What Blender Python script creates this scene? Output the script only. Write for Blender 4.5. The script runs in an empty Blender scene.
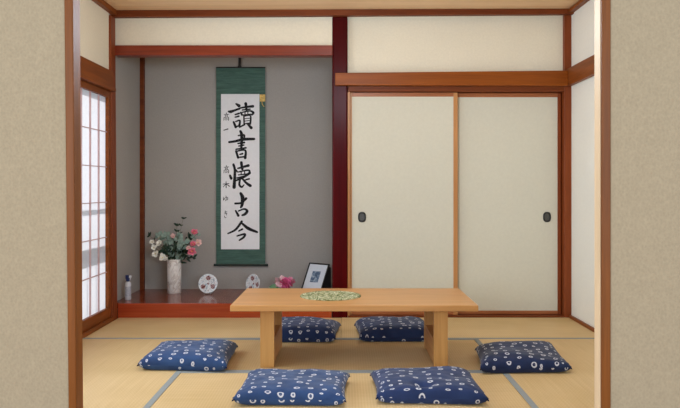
import bpy, bmesh, math, random
from mathutils import Vector, Matrix, noise
S = bpy.context.scene
C = S.collection
R = math.radians
PI = math.pi

# ------------------------------------------------------------------ camera
F, CX, CY, H = 725.0, 345.0, 187.0, 1.1      # focal length in px, vanishing point, eye height
cam_d = bpy.data.cameras.new('camera')
cam = bpy.data.objects.new('camera', cam_d); C.objects.link(cam)
cam.location = (0, 0, H); cam.rotation_euler = (R(90), 0, 0)
cam_d.sensor_width = 36.0; cam_d.lens = 36.0*F/680.0
cam_d.shift_x = -5/680.0; cam_d.shift_y = -17/680.0
cam_d.clip_start = 0.05
S.camera = cam

# ------------------------------------------------------------------ world, sun, lights, exposure
w = bpy.data.worlds.new('world'); S.world = w; w.use_nodes = True
bg = w.node_tree.nodes['Background']
bg.inputs[0].default_value = (0.88, 0.93, 1.0, 1); bg.inputs[1].default_value = 0.52

def light(name, kind, loc, rot, energy, color, **kw):
    d = bpy.data.lights.new(name, kind); d.energy = energy; d.color = color
    for k, v in kw.items(): setattr(d, k, v)
    o = bpy.data.objects.new(name, d); C.objects.link(o)
    o.location = loc; o.rotation_euler = rot
    return o
sun = light('sun', 'SUN', (-6, 4, 5), (0, 0, 0), 2.5, (1, .97, .95), angle=R(1.5))
sun.rotation_euler = Vector((1.0, -0.10, -0.32)).to_track_quat('-Z', 'Y').to_euler()
light('shoji_daylight', 'AREA', (-1.86, 3.9, 1.25), (0, R(-96), 0), 27, (.74, .88, 1),
      shape='RECTANGLE', size=1.5, size_y=2.2)
light('near_room_fill_left', 'AREA', (-2.7, -2.2, 1.6), (R(86), 0, R(-30)), 124, (.79, .89, 1),  # unseen fill panel added behind the camera to brighten the room
      shape='RECTANGLE', size=2.2, size_y=1.8)
light('near_room_fill_right', 'AREA', (2.4, -2.2, 1.6), (R(86), 0, R(28)), 96, (.76, .88, 1),  # weaker added fill from the right, mainly for the alcove
      shape='RECTANGLE', size=1.8, size_y=1.8)
light('room_fill_light', 'POINT', (0.0, 4.1, 2.05), (0, 0, 0), 46, (.77, .88, 1), shadow_soft_size=.2)  # added fill for the room, set below the unseen pendant
vs = S.view_settings
vs.view_transform = 'Standard'; vs.look = 'None'; vs.exposure = 0.34; vs.gamma = 1.0
vs.use_curve_mapping = False

# ------------------------------------------------------------------ materials
def lin(c):
    return tuple(((v/255)/12.92 if v/255 <= .04045 else ((v/255+.055)/1.055)**2.4) for v in c) + (1,)
class NT:
    def __init__(s, name):
        s.m = bpy.data.materials.new(name); s.m.use_nodes = True
        s.t = s.m.node_tree; s.b = s.t.nodes['Principled BSDF']
        s.out = s.t.nodes['Material Output']
    def n(s, typ, **kw):
        nd = s.t.nodes.new(typ)
        for k, v in kw.items():
            if k in nd.inputs.keys(): nd.inputs[k].default_value = v
            else: setattr(nd, k, v)
        return nd
    def l(s, a, b): s.t.links.new(a, b)
    def coord(s, scale=(1, 1, 1), rot=(0, 0, 0), which='Object'):
        tc = s.n('ShaderNodeTexCoord'); mp = s.n('ShaderNodeMapping')
        mp.inputs['Scale'].default_value = scale; mp.inputs['Rotation'].default_value = rot
        s.l(tc.outputs[which], mp.inputs['Vector']); return mp.outputs[0]
    def ramp(s, fac, stops):
        r = s.n('ShaderNodeValToRGB'); e = r.color_ramp.elements
        while len(e) < len(stops): e.new(.5)
        for el, (p, c) in zip(e, stops): el.position = p; el.color = c
        s.l(fac, r.inputs[0]); return r.outputs[0]
    def bump(s, h, strength, dist=.01):
        b = s.n('ShaderNodeBump'); b.inputs['Strength'].default_value = strength
        b.inputs['Distance'].default_value = dist
        s.l(h, b.inputs['Height']); s.l(b.outputs[0], s.b.inputs['Normal'])
    def math(s, op, a, b=None):
        m = s.n('ShaderNodeMath', operation=op)
        for i, v in enumerate((a, b)):
            if v is None: continue
            if hasattr(v, 'links'): s.l(v, m.inputs[i])
            else: m.inputs[i].default_value = v
        return m.outputs[0]

def plain(name, col, rough=.6, metal=0, spec=.5, var=0.0, vscale=20):
    t = NT(name); t.b.inputs['Roughness'].default_value = rough
    t.b.inputs['Metallic'].default_value = metal
    t.b.inputs['Specular IOR Level'].default_value = spec
    v = var if var else .03
    nz = t.n('ShaderNodeTexNoise', Scale=vscale, Detail=3.0)
    t.l(t.coord(), nz.inputs['Vector'])
    c = lin(col)
    a = tuple(x*(1-v) for x in c[:3])+(1,); b = tuple(min(1, x*(1+v)) for x in c[:3])+(1,)
    t.l(t.ramp(nz.outputs[0], [(.3, a), (.7, b)]), t.b.inputs['Base Color'])
    return t.m

def wood(name, dark, light_, axis='x', rough=.4, spec=.5, fine=1.0, coat=0.0):
    t = NT(name)
    sc = {'x': (1.2, 26, 26), 'y': (26, 1.2, 26), 'z': (26, 26, 1.2)}[axis]
    v = t.coord(tuple(a*fine for a in sc))
    n1 = t.n('ShaderNodeTexNoise', Scale=1.0, Detail=5.0, Roughness=.6, Distortion=.6)
    t.l(v, n1.inputs['Vector'])
    v2 = t.coord(tuple(a*fine*5 for a in sc))
    n2 = t.n('ShaderNodeTexNoise', Scale=1.0, Detail=2.0); t.l(v2, n2.inputs['Vector'])
    f = t.math('ADD', t.math('MULTIPLY', n1.outputs[0], .75), t.math('MULTIPLY', n2.outputs[0], .25))
    t.l(t.ramp(f, [(.32, lin(dark)), (.68, lin(light_))]), t.b.inputs['Base Color'])
    t.b.inputs['Roughness'].default_value = rough
    t.b.inputs['Specular IOR Level'].default_value = spec
    t.b.inputs['Coat Weight'].default_value = coat
    t.b.inputs['Coat Roughness'].default_value = .1
    t.bump(f, .12, .002)
    return t.m

def plaster(name, col, var=.05, scale=60, bump=.2, spec=.2):
    t = NT(name); v = t.coord()
    n1 = t.n('ShaderNodeTexNoise', Scale=scale, Detail=6.0, Roughness=.65); t.l(v, n1.inputs['Vector'])
    n2 = t.n('ShaderNodeTexNoise', Scale=1.6, Detail=2.0); t.l(v, n2.inputs['Vector'])
    f = t.math('ADD', t.math('MULTIPLY', n1.outputs[0], .7), t.math('MULTIPLY', n2.outputs[0], .3))
    c = lin(col)
    t.l(t.ramp(f, [(.35, tuple(x*(1-var) for x in c[:3])+(1,)), (.65, tuple(min(1, x*(1+var)) for x in c[:3])+(1,))]),
        t.b.inputs['Base Color'])
    t.b.inputs['Roughness'].default_value = .9; t.b.inputs['Specular IOR Level'].default_value = spec
    t.bump(n1.outputs[0], bump, .003)
    return t.m

def wallpaper(name, col):       # coarse textile wallpaper of the near wall
    t = NT(name); v = t.coord()
    n1 = t.n('ShaderNodeTexNoise', Scale=170.0, Detail=3.0, Roughness=.6); t.l(v, n1.inputs['Vector'])
    n2 = t.n('ShaderNodeTexVoronoi', Scale=110.0); t.l(t.coord((1, 1, .7)), n2.inputs['Vector'])
    n3 = t.n('ShaderNodeTexNoise', Scale=24.0, Detail=3.0, Distortion=1.2); t.l(v, n3.inputs['Vector'])
    f = t.math('ADD', t.math('MULTIPLY', n1.outputs[0], .5), t.math('MULTIPLY', n2.outputs['Distance'], .3))
    f = t.math('ADD', f, t.math('MULTIPLY', n3.outputs[0], .3))
    c = lin(col)
    t.l(t.ramp(f, [(.35, tuple(x*.90 for x in c[:3])+(1,)), (.75, tuple(min(1, x*1.09) for x in c[:3])+(1,))]),
        t.b.inputs['Base Color'])
    t.b.inputs['Roughness'].default_value = .85; t.b.inputs['Specular IOR Level'].default_value = .25
    t.bump(f, .35, .004)
    return t.m

def tatami(name, along):
    t = NT(name)
    tc = t.n('ShaderNodeTexCoord'); sp = t.n('ShaderNodeSeparateXYZ'); t.l(tc.outputs['Object'], sp.inputs[0])
    a, b = (sp.outputs[0], sp.outputs[1]) if along == 'x' else (sp.outputs[1], sp.outputs[0])
    # ribs run across the long side: one every 1.5 cm, with a fine staggered weave between them
    rib = t.math('SINE', t.math('MULTIPLY', a, 2*PI/.0155))
    row = t.math('FLOOR', t.math('DIVIDE', a, .0155))
    wv = t.math('SINE', t.math('ADD', t.math('MULTIPLY', b, 2*PI/.018), t.math('MULTIPLY', row, PI)))
    sc = (2, 160, 1) if along == 'y' else (160, 2, 1)
    sc = (sc[1], sc[0], 1)
    nz = t.n('ShaderNodeTexNoise', Scale=1.0, Detail=3.0); t.l(t.coord(sc), nz.inputs['Vector'])
    big = t.n('ShaderNodeTexNoise', Scale=2.2, Detail=2.0); t.l(t.coord(), big.inputs['Vector'])
    f = t.math('ADD', t.math('MULTIPLY', rib, .06), t.math('MULTIPLY', wv, .045))
    f = t.math('ADD', f, t.math('MULTIPLY', nz.outputs[0], .5))
    f = t.math('ADD', f, t.math('MULTIPLY', big.outputs[0], .5))
    t.l(t.ramp(f, [(.3, lin((200, 167, 112))), (.7, lin((224, 194, 144)))]), t.b.inputs['Base Color'])
    t.b.inputs['Roughness'].default_value = .55; t.b.inputs['Specular IOR Level'].default_value = .35
    t.bump(f, .4, .003)
    return t.m

M = {}
M['near_wall'] = wallpaper('near_wallpaper', (167, 151, 124))
M['cream'] = plaster('cream_plaster', (236, 228, 206), .04)
M['white'] = plaster('white_plaster', (238, 236, 226), .03)
M['alcove'] = plaster('alcove_plaster', (172, 167, 161), .06, 90)
M['fusuma'] = plaster('door_paper', (214, 210, 192), .03, 40, .06)
M['ceiling'] = wood('ceiling_board', (226, 186, 140), (244, 210, 168), 'x', .6, .3, .5)
M['trim_x'] = wood('beam_wood', (120, 58, 10), (156, 82, 18), 'x', .45, .25)
M['trim_y'] = wood('beam_wood_side', (112, 56, 16), (144, 76, 26), 'y', .45, .25)
M['trim_z'] = wood('post_wood', (112, 50, 18), (144, 70, 30), 'z', .45, .25)
M['red_x'] = wood('lintel_wood', (108, 34, 12), (144, 54, 22), 'x', .35, .5)
M['dark_x'] = wood('dark_groove_wood', (96, 42, 16), (130, 66, 30), 'x', .5, .2)
M['stile'] = wood('stile_wood', (176, 118, 66), (204, 146, 90), 'z', .4, .4)
M['rail'] = wood('rail_wood', (150, 84, 46), (182, 112, 66), 'x', .4, .4)
M['jamb'] = wood('near_post_wood', (104, 56, 12), (134, 76, 24), 'z', .45, .2)
M['lacquer'] = wood('lacquered_post', (62, 2, 4), (86, 6, 8), 'z', .3, .08, .6, .0)
M['kamachi'] = wood('alcove_board_front', (142, 44, 16), (184, 78, 34), 'x', .25, .5, .45, .2)
M['alcove_floor'] = wood('alcove_board', (112, 44, 24), (150, 68, 40), 'x', .16, .4, .5, .1)
M['table'] = wood('table_wood', (186, 132, 76), (210, 156, 96), 'x', .35, .4, .6)
M['table_z'] = wood('table_leg_wood', (192, 138, 76), (218, 166, 100), 'z', .4, .4, .6)
M['table_y'] = wood('table_panel_wood', (186, 128, 74), (212, 158, 98), 'y', .4, .4, .6)
M['pale'] = wood('pale_wood', (214, 186, 146), (236, 210, 174), 'z', .5, .3)
M['jamb_in'] = wood('inner_jamb_wood', (146, 94, 48), (176, 122, 70), 'z', .45, .3)
M['heri'] = plain('mat_border_cloth', (146, 151, 150), .8, 0, .2, .1, 300)
M['tat_x'] = tatami('rush_weave_x', 'x'); M['tat_y'] = tatami('rush_weave_y', 'y')
M['lattice'] = plain('lattice_wood', (196, 164, 164), .6)
M['front_floor'] = wood('near_floor_boards', (150, 104, 62), (186, 136, 88), 'x', .35, .4)
M['black'] = plain('black_paint', (22, 20, 20), .35)
M['black_metal'] = plain('black_metal', (30, 30, 32), .35, .6)
M['steel'] = plain('grey_metal', (96, 96, 94), .3, .9)

# ------------------------------------------------------------------ mesh helpers
def finish(bm, name, mat, parent=None, smooth=False, recalc=True):
    if recalc: bmesh.ops.recalc_face_normals(bm, faces=bm.faces)
    me = bpy.data.meshes.new(name); bm.to_mesh(me); bm.free()
    for m in (mat if isinstance(mat, (list, tuple)) else [mat]): me.materials.append(m)
    if smooth:
        for p in me.polygons: p.use_smooth = True
    o = bpy.data.objects.new(name, me); C.objects.link(o)
    if parent: o.parent = parent
    return o
def hexa(bm, pts, bev=0.0, mi=0):
    """pts: 8 corners, bottom ring then top ring"""
    vs_ = [bm.verts.new(p) for p in pts]
    fs = [bm.faces.new([vs_[i] for i in f]) for f in
          ((3, 2, 1, 0), (4, 5, 6, 7), (0, 1, 5, 4), (1, 2, 6, 5), (2, 3, 7, 6), (3, 0, 4, 7))]
    for f in fs: f.material_index = mi
    if bev:
        es = set(e for f in fs for e in f.edges)
        r = bmesh.ops.bevel(bm, geom=list(es), offset=bev, segments=2, affect='EDGES', profile=.5)
        for f in r['faces']: f.material_index = mi
def bx(bm, x0, x1, y0, y1, z0, z1, bev=0.0, mi=0):
    hexa(bm, [(x0, y0, z0), (x1, y0, z0), (x1, y1, z0), (x0, y1, z0),
              (x0, y0, z1), (x1, y0, z1), (x1, y1, z1), (x0, y1, z1)], bev, mi)
def box(name, x0, x1, y0, y1, z0, z1, mat, bev=0.0, parent=None):
    bm = bmesh.new(); bx(bm, x0, x1, y0, y1, z0, z1, bev)
    return finish(bm, name, mat, parent)
def lathe(bm, prof, n=32, mi=0, cap=True, c=(0, 0)):
    rings = []
    for r, z in prof:
        rings.append([bm.verts.new((c[0]+r*math.cos(2*PI*i/n), c[1]+r*math.sin(2*PI*i/n), z)) for i in range(n)])
    for a, b in zip(rings, rings[1:]):
        for i in range(n):
            bm.faces.new((a[i], a[(i+1) % n], b[(i+1) % n], b[i])).material_index = mi
    if cap:
        bm.faces.new(rings[0][::-1]).material_index = mi; bm.faces.new(rings[-1]).material_index = mi
def tube(bm, pts, rad, n=8, mi=0):
    pts = [Vector(p) for p in pts]; rings = []
    rad = rad if isinstance(rad, (list, tuple)) else [rad]*len(pts)
    for i, p in enumerate(pts):
        d = (pts[min(i+1, len(pts)-1)]-pts[max(i-1, 0)]).normalized()
        u = d.orthogonal().normalized() if i == 0 else (u-d*u.dot(d)).normalized()
        v = d.cross(u)
        rings.append([bm.verts.new(p+rad[i]*(math.cos(2*PI*k/n)*u+math.sin(2*PI*k/n)*v)) for k in range(n)])
    for a, b in zip(rings, rings[1:]):
        for k in range(n): bm.faces.new((a[k], a[(k+1) % n], b[(k+1) % n], b[k])).material_index = mi
    bm.faces.new(rings[0][::-1]).material_index = mi; bm.faces.new(rings[-1]).material_index = mi
def thing(name, label, cat, loc=(0, 0, 0), rz=0, group=None):
    o = bpy.data.objects.new(name, None); C.objects.link(o)
    o.empty_display_size = .1
    o.location = loc; o.rotation_euler = (0, 0, rz); tag(o, label, cat, group); return o
def tag(o, label, cat, group=None):
    o['label'] = label; o['category'] = cat
    if group: o['group'] = group
    return o
def struct(o, label=None):
    o['kind'] = 'structure'
    if label: o['label'] = label
    return o
def P(px, py, z):               # point at height z seen at a photo pixel
    D = F*(H-z)/(py-CY); return ((px-CX)*D/F, D)

# ------------------------------------------------------------------ big structure
XL, XR, YB, YT = -1.95, 1.91, 6.25, 6.98
YN0, YN1 = 2.45, 2.51           # near wall
def zc(x): return 2.577 + .0068*(x/1.93)*1.0 + .006  # ceiling level drifts up slightly to the right
struct(box('floor', XL-.2, XR+.2, YN1, 7.1, -.12, -.055, M['front_floor']), 'wooden subfloor under the tatami mats')
struct(box('floor_near', -4, 4, -2.5, YN1-.0, -.12, 0.0, M['front_floor']), 'wooden floor of the adjoining room')
# ceiling of wide boards with thin battens
bm = bmesh.new()
def csl(bm, x0, x1, y0, y1, za, zb, mi=0, zl=None):
    hexa(bm, [(x0, y0, zc(x0)+za), (x1, y0, zc(x1)+za), (x1, y1, zc(x1)+za), (x0, y1, zc(x0)+za),
              (x0, y0, zc(x0)+zb), (x1, y0, zc(x1)+zb), (x1, y1, zc(x1)+zb), (x0, y1, zc(x0)+zb)], 0, mi)
csl(bm, XL-.1, XR+.1, YN1, YB+.1, 0, .05)
struct(finish(bm, 'ceiling', M['ceiling']), 'light wooden board ceiling')
# cornices (mawaribuchi)
bm = bmesh.new()
xa, xb = -1.96, 1.93
hexa(bm, [(xa, 6.05, 2.52), (xb, 6.05, 2.546), (xb, 6.11, 2.546), (xa, 6.11, 2.52),
          (xa, 6.05, zc(xa)), (xb, 6.05, zc(xb)), (xb, 6.11, zc(xb)), (xa, 6.11, zc(xa))], .003)
struct(finish(bm, 'trim_1', M['dark_x']), 'brown wooden cornice along the far wall')
struct(box('trim_2', -1.95, -1.905, YN1, 6.05, 2.535, 2.577, M['trim_y'], .003), 'wooden cornice along the left wall')
struct(box('trim_3', 1.862, 1.91, YN1, 6.05, 2.555, 2.583, M['trim_y'], .003), 'wooden cornice along the right wall')
# far wall above doors, above alcove
struct(box('wall_back', .02, 1.96, 6.165, 6.30, 1.95, 2.6, M['cream']), 'cream plaster wall above the sliding doors')
struct(box('wall_above_alcove', -1.945, -.10, 6.125, 6.20, 2.285, 2.6, M['cream']), 'cream plaster strip above the alcove')
struct(box('trim_4', -1.937, -.105, 6.085, 6.20, 2.205, 2.290, M['red_x'], .004), 'red-brown lintel over the alcove')
# alcove shell
struct(box('wall_alcove_back', -2.1, .02, YT, YT+.06, 0, 2.6, M['alcove']), 'taupe plaster back wall of the alcove')
struct(box('wall_alcove_left', -2.03, -1.965, 6.10, YT, -.055, 2.6, M['alcove']), 'taupe plaster side wall of the alcove')
struct(box('wall_alcove_right', -.075, .015, 6.245, YT, -.055, 2.6, M['alcove']), 'taupe plaster right wall of the alcove')
struct(box('ceiling_alcove', -1.965, -.075, 6.20, YT, 2.42, 2.46, M['ceiling']), 'wooden ceiling inside the alcove')
struct(box('floor_alcove', -1.965, -.118, 6.165, YT, .07, .118, M['alcove_floor']), 'polished dark red-brown board floor of the alcove')
struct(box('trim_5', -1.915, -.112, 6.105, 6.165, -.055, .119, M['kamachi'], .004), 'reddish wooden sill across the front of the alcove')
struct(box('trim_6', -1.965, -1.925, 6.94, YT, .118, 2.42, M['dark_x'], .003), 'thin dark red post in the far corner of the alcove')
# left corner post, right corner post, lacquered alcove pillar
bm = bmesh.new()
hexa(bm, [(-1.975, 5.985, -.055), (-1.915, 5.985, -.055), (-1.915, 6.105, -.055), (-1.975, 6.105, -.055),
          (-1.975, 5.985, 2.52), (-1.934, 5.985, 2.52), (-1.934, 6.105, 2.52), (-1.975, 6.105, 2.52)], .004)
struct(finish(bm, 'trim_7', M['trim_z']), 'brown post at the left corner of the room')
struct(box('trim_8', 1.852, 1.93, 6.115, 6.30, -.055, 2.57, M['trim_z'], .003), 'brown post at the right corner of the room')
struct(box('trim_9', -.108, .022, 6.11, 6.245, -.055, 2.54, M['lacquer'], .012), 'dark crimson lacquered alcove pillar')
# nageshi over the doors
bm = bmesh.new()
hexa(bm, [(-.082, 6.07, 1.952), (1.868, 6.07, 1.948), (1.868, 6.11, 1.948), (-.082, 6.11, 1.952),
          (-.082, 6.07, 2.056), (1.868, 6.07, 2.076), (1.868, 6.11, 2.076), (-.082, 6.11, 2.056)], .004)
struct(finish(bm, 'trim_10', M['trim_x']), 'orange-brown beam above the sliding doors')
struct(box('trim_11', .026, 1.852, 6.1155, 6.27, 1.905, 1.951, M['dark_x'], .003), 'grooved upper track of the sliding doors')
struct(box('trim_12', .026, 1.852, 6.115, 6.28, -.055, .014, M['dark_x'], .003), 'lower track of the sliding doors')
struct(box('trim_13', .022, .042, 6.125, 6.27, .014, 1.905, M['stile'], .002), 'narrow light wooden jamb beside the crimson pillar')
struct(box('wall_behind_doors', -.05, 2.0, 6.30, 6.34, -.055, 2.6, M['cream']), 'closet wall behind the sliding doors')
# right wall
struct(box('wall_right', XR, XR+.08, YN1, 6.34, -.05, 2.62, M['white']), 'white plaster right wall')
struct(box('trim_14', 1.868, 1.91, YN1, 6.114, 1.95, 2.095, M['trim_y'], .004), 'brown beam along the right wall')
struct(box('baseboard_right', 1.888, 1.91, YN1, 6.114, -.055, .022, M['trim_y'], .002), 'narrow brown baseboard along the right wall')
# left wall: kokabe, nageshi, kamoi, sill, near return
struct(box('wall_left', -2.03, XL, YN1, 5.985, 1.98, 2.62, M['cream']), 'cream plaster wall above the shoji')
struct(box('trim_15', -1.95, -1.912, YN1, 5.984, 1.915, 2.052, M['trim_y'], .004), 'brown beam above the shoji')
struct(box('trim_16', -2.03, -1.888, YN1, 5.984, 1.885, 1.914, M['trim_y'], .003), 'upper track of the shoji')
struct(box('trim_17', -2.03, -1.905, YN1, 5.984, -.055, .03, M['trim_y'], .003), 'wooden sill under the shoji')
struct(box('trim_18', -2.01, -1.925, 5.966, 5.984, .03, 1.885, M['trim_z'], .003), 'wooden jamb at the far end of the shoji')

# shoji panels
def paper_mat():
    t = NT('shoji_paper'); t.t.nodes.remove(t.b)
    tr = t.n('ShaderNodeBsdfTranslucent'); df = t.n('ShaderNodeBsdfDiffuse'); mx = t.n('ShaderNodeMixShader')
    nz = t.n('ShaderNodeTexNoise', Scale=60.0, Detail=4.0); t.l(t.coord(), nz.inputs['Vector'])
    c = t.ramp(nz.outputs[0], [(.3, (.82, .85, .92, 1)), (.7, (.88, .91, .97, 1))])
    t.l(c, tr.inputs[0]); t.l(c, df.inputs[0]); mx.inputs[0].default_value = .45
    t.l(tr.outputs[0], mx.inputs[1]); t.l(df.outputs[0], mx.inputs[2]); t.l(mx.outputs[0], t.out.inputs[0])
    return t.m
M['paper'] = paper_mat()
def shoji(n, y1, label):
    y0 = y1-.845
    r = bpy.data.objects.new('window_%d' % n, None); C.objects.link(r); r.location = (-1.95, y0, .03); struct(r, label)
    W, Z = .845, 1.853
    bm = bmesh.new()
    bx(bm, -.012, .02, 0, .04, 0, Z, .002); bx(bm, -.012, .02, W-.045, W, 0, Z, .002)
    bx(bm, -.012, .02, .04, W-.045, 0, .082, .002); bx(bm, -.012, .02, .04, W-.045, Z-.05, Z, .002)
    finish(bm, 'window_frame', M['trim_y'], r)
    bm = bmesh.new()
    for i in range(1, 4):
        y = .04+i*(W-.085)/4; bx(bm, -.004, .010, y-.003, y+.003, .082, Z-.05)
    for i in range(5):
        z = .375+i*.286; bx(bm, -.004, .008, .04, W-.045, z-.003, z+.003)
    finish(bm, 'lattice', M['lattice'], r)
    bm = bmesh.new()
    q = [bm.verts.new(p) for p in ((-.006, .04, .082), (-.006, W-.045, .082), (-.006, W-.045, Z-.05), (-.006, .04, Z-.05))]
    bm.faces.new(q); finish(bm, 'paper', M['paper'], r)
for i in range(4):
    shoji(i+1, 5.964-i*.847, ['', 'white paper shoji panel second from the alcove corner', 'white paper shoji panel third from the alcove corner', 'white paper shoji panel nearest the opening'][i] if i else
          'white paper shoji panel beside the alcove corner post')
# outer sash whose rails shade the paper
bm = bmesh.new()
bx(bm, -2.12, -2.09, 2.6, 5.98, .54, .665); bx(bm, -2.12, -2.09, 2.6, 5.98, .935, .965)
bx(bm, -2.12, -2.09, 2.6, 5.98, 1.84, 1.90); bx(bm, -2.12, -2.09, 2.6, 5.98, 0, .06)
for y in (5.93, 4.22, 2.6): bx(bm, -2.12, -2.09, y, y+.05, 0, 1.9)
for y in (5.715, 5.52, 5.33): bx(bm, -2.112, -2.10, y-.006, y+.006, 0, .55)
struct(finish(bm, 'window_5', M['steel']), 'outer window sash behind the shoji')

# near wall with the opening; left jamb leans a little as in the photo
def atn(px, y=YN0): return (px-CX)*y/F
z_lo, z_hi, zop = 0.0, 2.95, 2.12
def slant(pt, pb, y):            # x at z=0 and at z=1.73 from px at bottom (y=408) and top (y=0)
    xt, xb_ = atn(pt, y), atn(pb, y); zt = H+187*YN0/F; zb = H-221*YN0/F
    k = (xt-xb_)/(zt-zb); return lambda z: xb_+k*(z-zb)
lw, li = slant(65.0, 69.3, YN0), slant(73.6, 77.0, YN0)
bm = bmesh.new()
hexa(bm, [(-4, YN0, 0), (lw(0), YN0, 0), (lw(0), YN1, 0), (-4, YN1, 0), (-4, YN0, z_hi), (lw(z_hi), YN0, z_hi), (lw(z_hi), YN1, z_hi), (-4, YN1, z_hi)])
struct(finish(bm, 'wall_near_left', M['near_wall']), 'greige textured wallpaper wall left of the opening')
rw, ri = atn(610.0), atn(601.3)
struct(box('wall_near_right', rw, 4, YN0, YN1, 0, z_hi, M['near_wall']), 'greige textured wallpaper wall right of the opening')
bm = bmesh.new()
hexa(bm, [(lw(0), YN0-.008, 0), (li(0), YN0-.008, 0), (li(0), YN1, 0), (lw(0), YN1, 0),
          (lw(zop), YN0-.008, zop), (li(zop), YN0-.008, zop), (li(zop), YN1, zop), (lw(zop), YN1, zop)], .003)
struct(finish(bm, 'trim_19', M['jamb']), 'light brown post at the left of the opening')
struct(box('trim_22', ri-.0025, ri-.0005, YN0+.004, YN1, 0, zop, M['pale']), 'pale strip on the inner face of the right post')  # thin strip in a paler tone than the post
struct(box('trim_20', ri, rw, YN0-.008, YN1, 0, zop, M['jamb'], .003), 'light brown post at the right of the opening')
struct(box('trim_21', lw(zop)-.0, rw, YN0-.008, YN1, zop, zop+.04, M['trim_x'], .002), 'wooden head over the opening')
struct(box('wall_near_top', lw(z_hi)-.0, rw, YN0, YN1, zop+.04, z_hi, M['near_wall']), 'wallpaper wall over the opening')

# ------------------------------------------------------------------ sliding doors
def sliding_door(n, x0, x1, y0, label, hx, stile_r):
    r = bpy.data.objects.new('door_%d' % n, None); C.objects.link(r); r.location = (x0, y0, .016); struct(r, label)
    W, Z = x1-x0, 1.885
    box('door_panel', .012, W-.012, .004, .018, .02, Z-.02, M['fusuma'], 0, r)
    box('stile', 0, .014, -.002, .022, 0, Z, M['stile'], .002, r)
    box('stile', W-stile_r, W, -.002, .022, 0, Z, M['stile'] if n == 1 else M['trim_z'], .002, r)
    box('rail', .014, W-stile_r, -.001, .021, Z-.034, Z, M['rail'], .002, r)
    box('rail', .014, W-stile_r, -.001, .021, 0, .028, M['rail'], .002, r)
    # oval recessed pull: black rim, metal dish
    zz = H-(217-CY)*y0/F-.016
    bm = bmesh.new(); n_ = 28
    def ov(rx, rz, y): return [bm.verts.new((hx-x0+rx*abs(math.cos(a))**.75*math.copysign(1, math.cos(a)), y,
                                              zz+rz*abs(math.sin(a))**.75*math.copysign(1, math.sin(a)))) for a in [2*PI*k/n_ for k in range(n_)]]
    rs = [ov(.033, .043, .004), ov(.034, .044, -.002), ov(.030, .040, -.006), ov(.022, .032, -.006), ov(.020, .030, .002)]
    for a, b in zip(rs, rs[1:]):
        for k in range(n_): bm.faces.new((a[k], a[(k+1) % n_], b[(k+1) % n_], b[k]))
    h = finish(bm, 'door_handle', M['black'], r, True); h['label'] = 'black oval recessed pull'
    bm = bmesh.new(); bm.faces.new(ov(.021, .031, .0015))
    bx(bm, hx-x0+.004, hx-x0+.010, -.0035, .0015, zz-.012, zz+.018); bx(bm, hx-x0-.006, hx-x0+.008, -.0025, .0015, zz-.014, zz-.008)
    finish(bm, 'pull_dish', M['steel'], h)
    return r
sliding_door(1, .044, .956, 6.150, 'cream paper sliding door on the left, beside the crimson pillar', (362-CX)*6.15/F, .036)
sliding_door(2, .930, 1.845, 6.190, 'cream paper sliding door on the right, beside the corner post', (547-CX)*6.19/F, .030)

# ------------------------------------------------------------------ tatami
YA, YC, YD = 5.25, 4.32, 3.39
XS0, XS1 = -.972, .93
def mat(x0, x1, y0, y1, along, label, edges):
    r = thing('tatami_mat', label, 'tatami mat', ((x0+x1)/2, (y0+y1)/2, -.055), 0, 'tatami mats covering the floor')
    hx, hy = (x1-x0)/2-.001, (y1-y0)/2-.001
    box('rush_surface', -hx, hx, -hy, hy, 0.0005, .055, M['tat_'+along], .003, r)
    for e in edges:
        w_ = .034
        q = {'f': (-hx, hx, -hy, -hy+w_), 'b': (-hx, hx, hy-w_, hy), 'l': (-hx, -hx+w_, -hy, hy), 'r': (hx-w_, hx, -hy, hy)}[e]
        bb = box('cloth_border', q[0], q[1], q[2], q[3], .0545, .0562, M['heri'], 0, r); bb['label'] = 'grey-blue cloth border'
YK = 6.103
mat(-1.905, -.03, YA, YK, 'x', 'tatami mat along the front of the alcove', 'f')
mat(-.03, 1.888, YA, 6.113, 'x', 'tatami mat along the foot of the sliding doors', 'f')
mat(-1.905, XS0, YD, YA, 'y', 'tatami mat beside the shoji, under the leftmost cushion', 'r')
mat(XS0, XS1, YC, YA, 'x', 'tatami mat under the low table', 'fb')
mat(XS0, XS1, YD, YC, 'x', 'tatami mat under the two nearest cushions', 'b')
mat(XS1, 1.888, YD, YA, 'y', 'tatami mat beside the right wall, under the rightmost cushion', 'l')
mat(-1.905, -.03, YN1, YD, 'x', 'nearest tatami mat on the left, just inside the opening', '')
mat(-.03, 1.888, YN1, YD, 'x', 'nearest tatami mat on the right, just inside the opening', '')

# ------------------------------------------------------------------ low table
tx, ty0, ty1, tz = .055, 4.30, 5.036, .397
T = thing('low_table', 'low light wooden table with panel legs standing on the tatami', 'table', (tx, (ty0+ty1)/2, 0))
box('tabletop', -.737, .737, -.368, .368, tz-.036, tz, M['table'], .004, T)
for s in (-1, 1):
    xo, xi = s*.572, s*.487
    a, b = min(xo, xi), max(xo, xi)
    box('leg', a, b, -.25, -.212, 0.0005, tz-.036, M['table_z'], .003, T)
    box('leg', a, b, .262, .31, 0.0005, tz-.036, M['table_z'], .003, T)
    c, d = (a+.004, a+.02) if s < 0 else (b-.02, b-.004)
    box('side_panel', c, d, -.212, .262, .163, tz-.036, M['table_y'], 0, T)
    c, d = (a+.004, b-.002) if s < 0 else (a+.002, b-.004)
    box('lower_panel', c, d, -.212, .262, 0.012, .163, M['table_y'], .002, T)
for y in (.02,):
    box('crossbar', -.487, .487, y-.02, y+.02, tz-.075, tz-.036, M['table'], .003, T)

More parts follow.
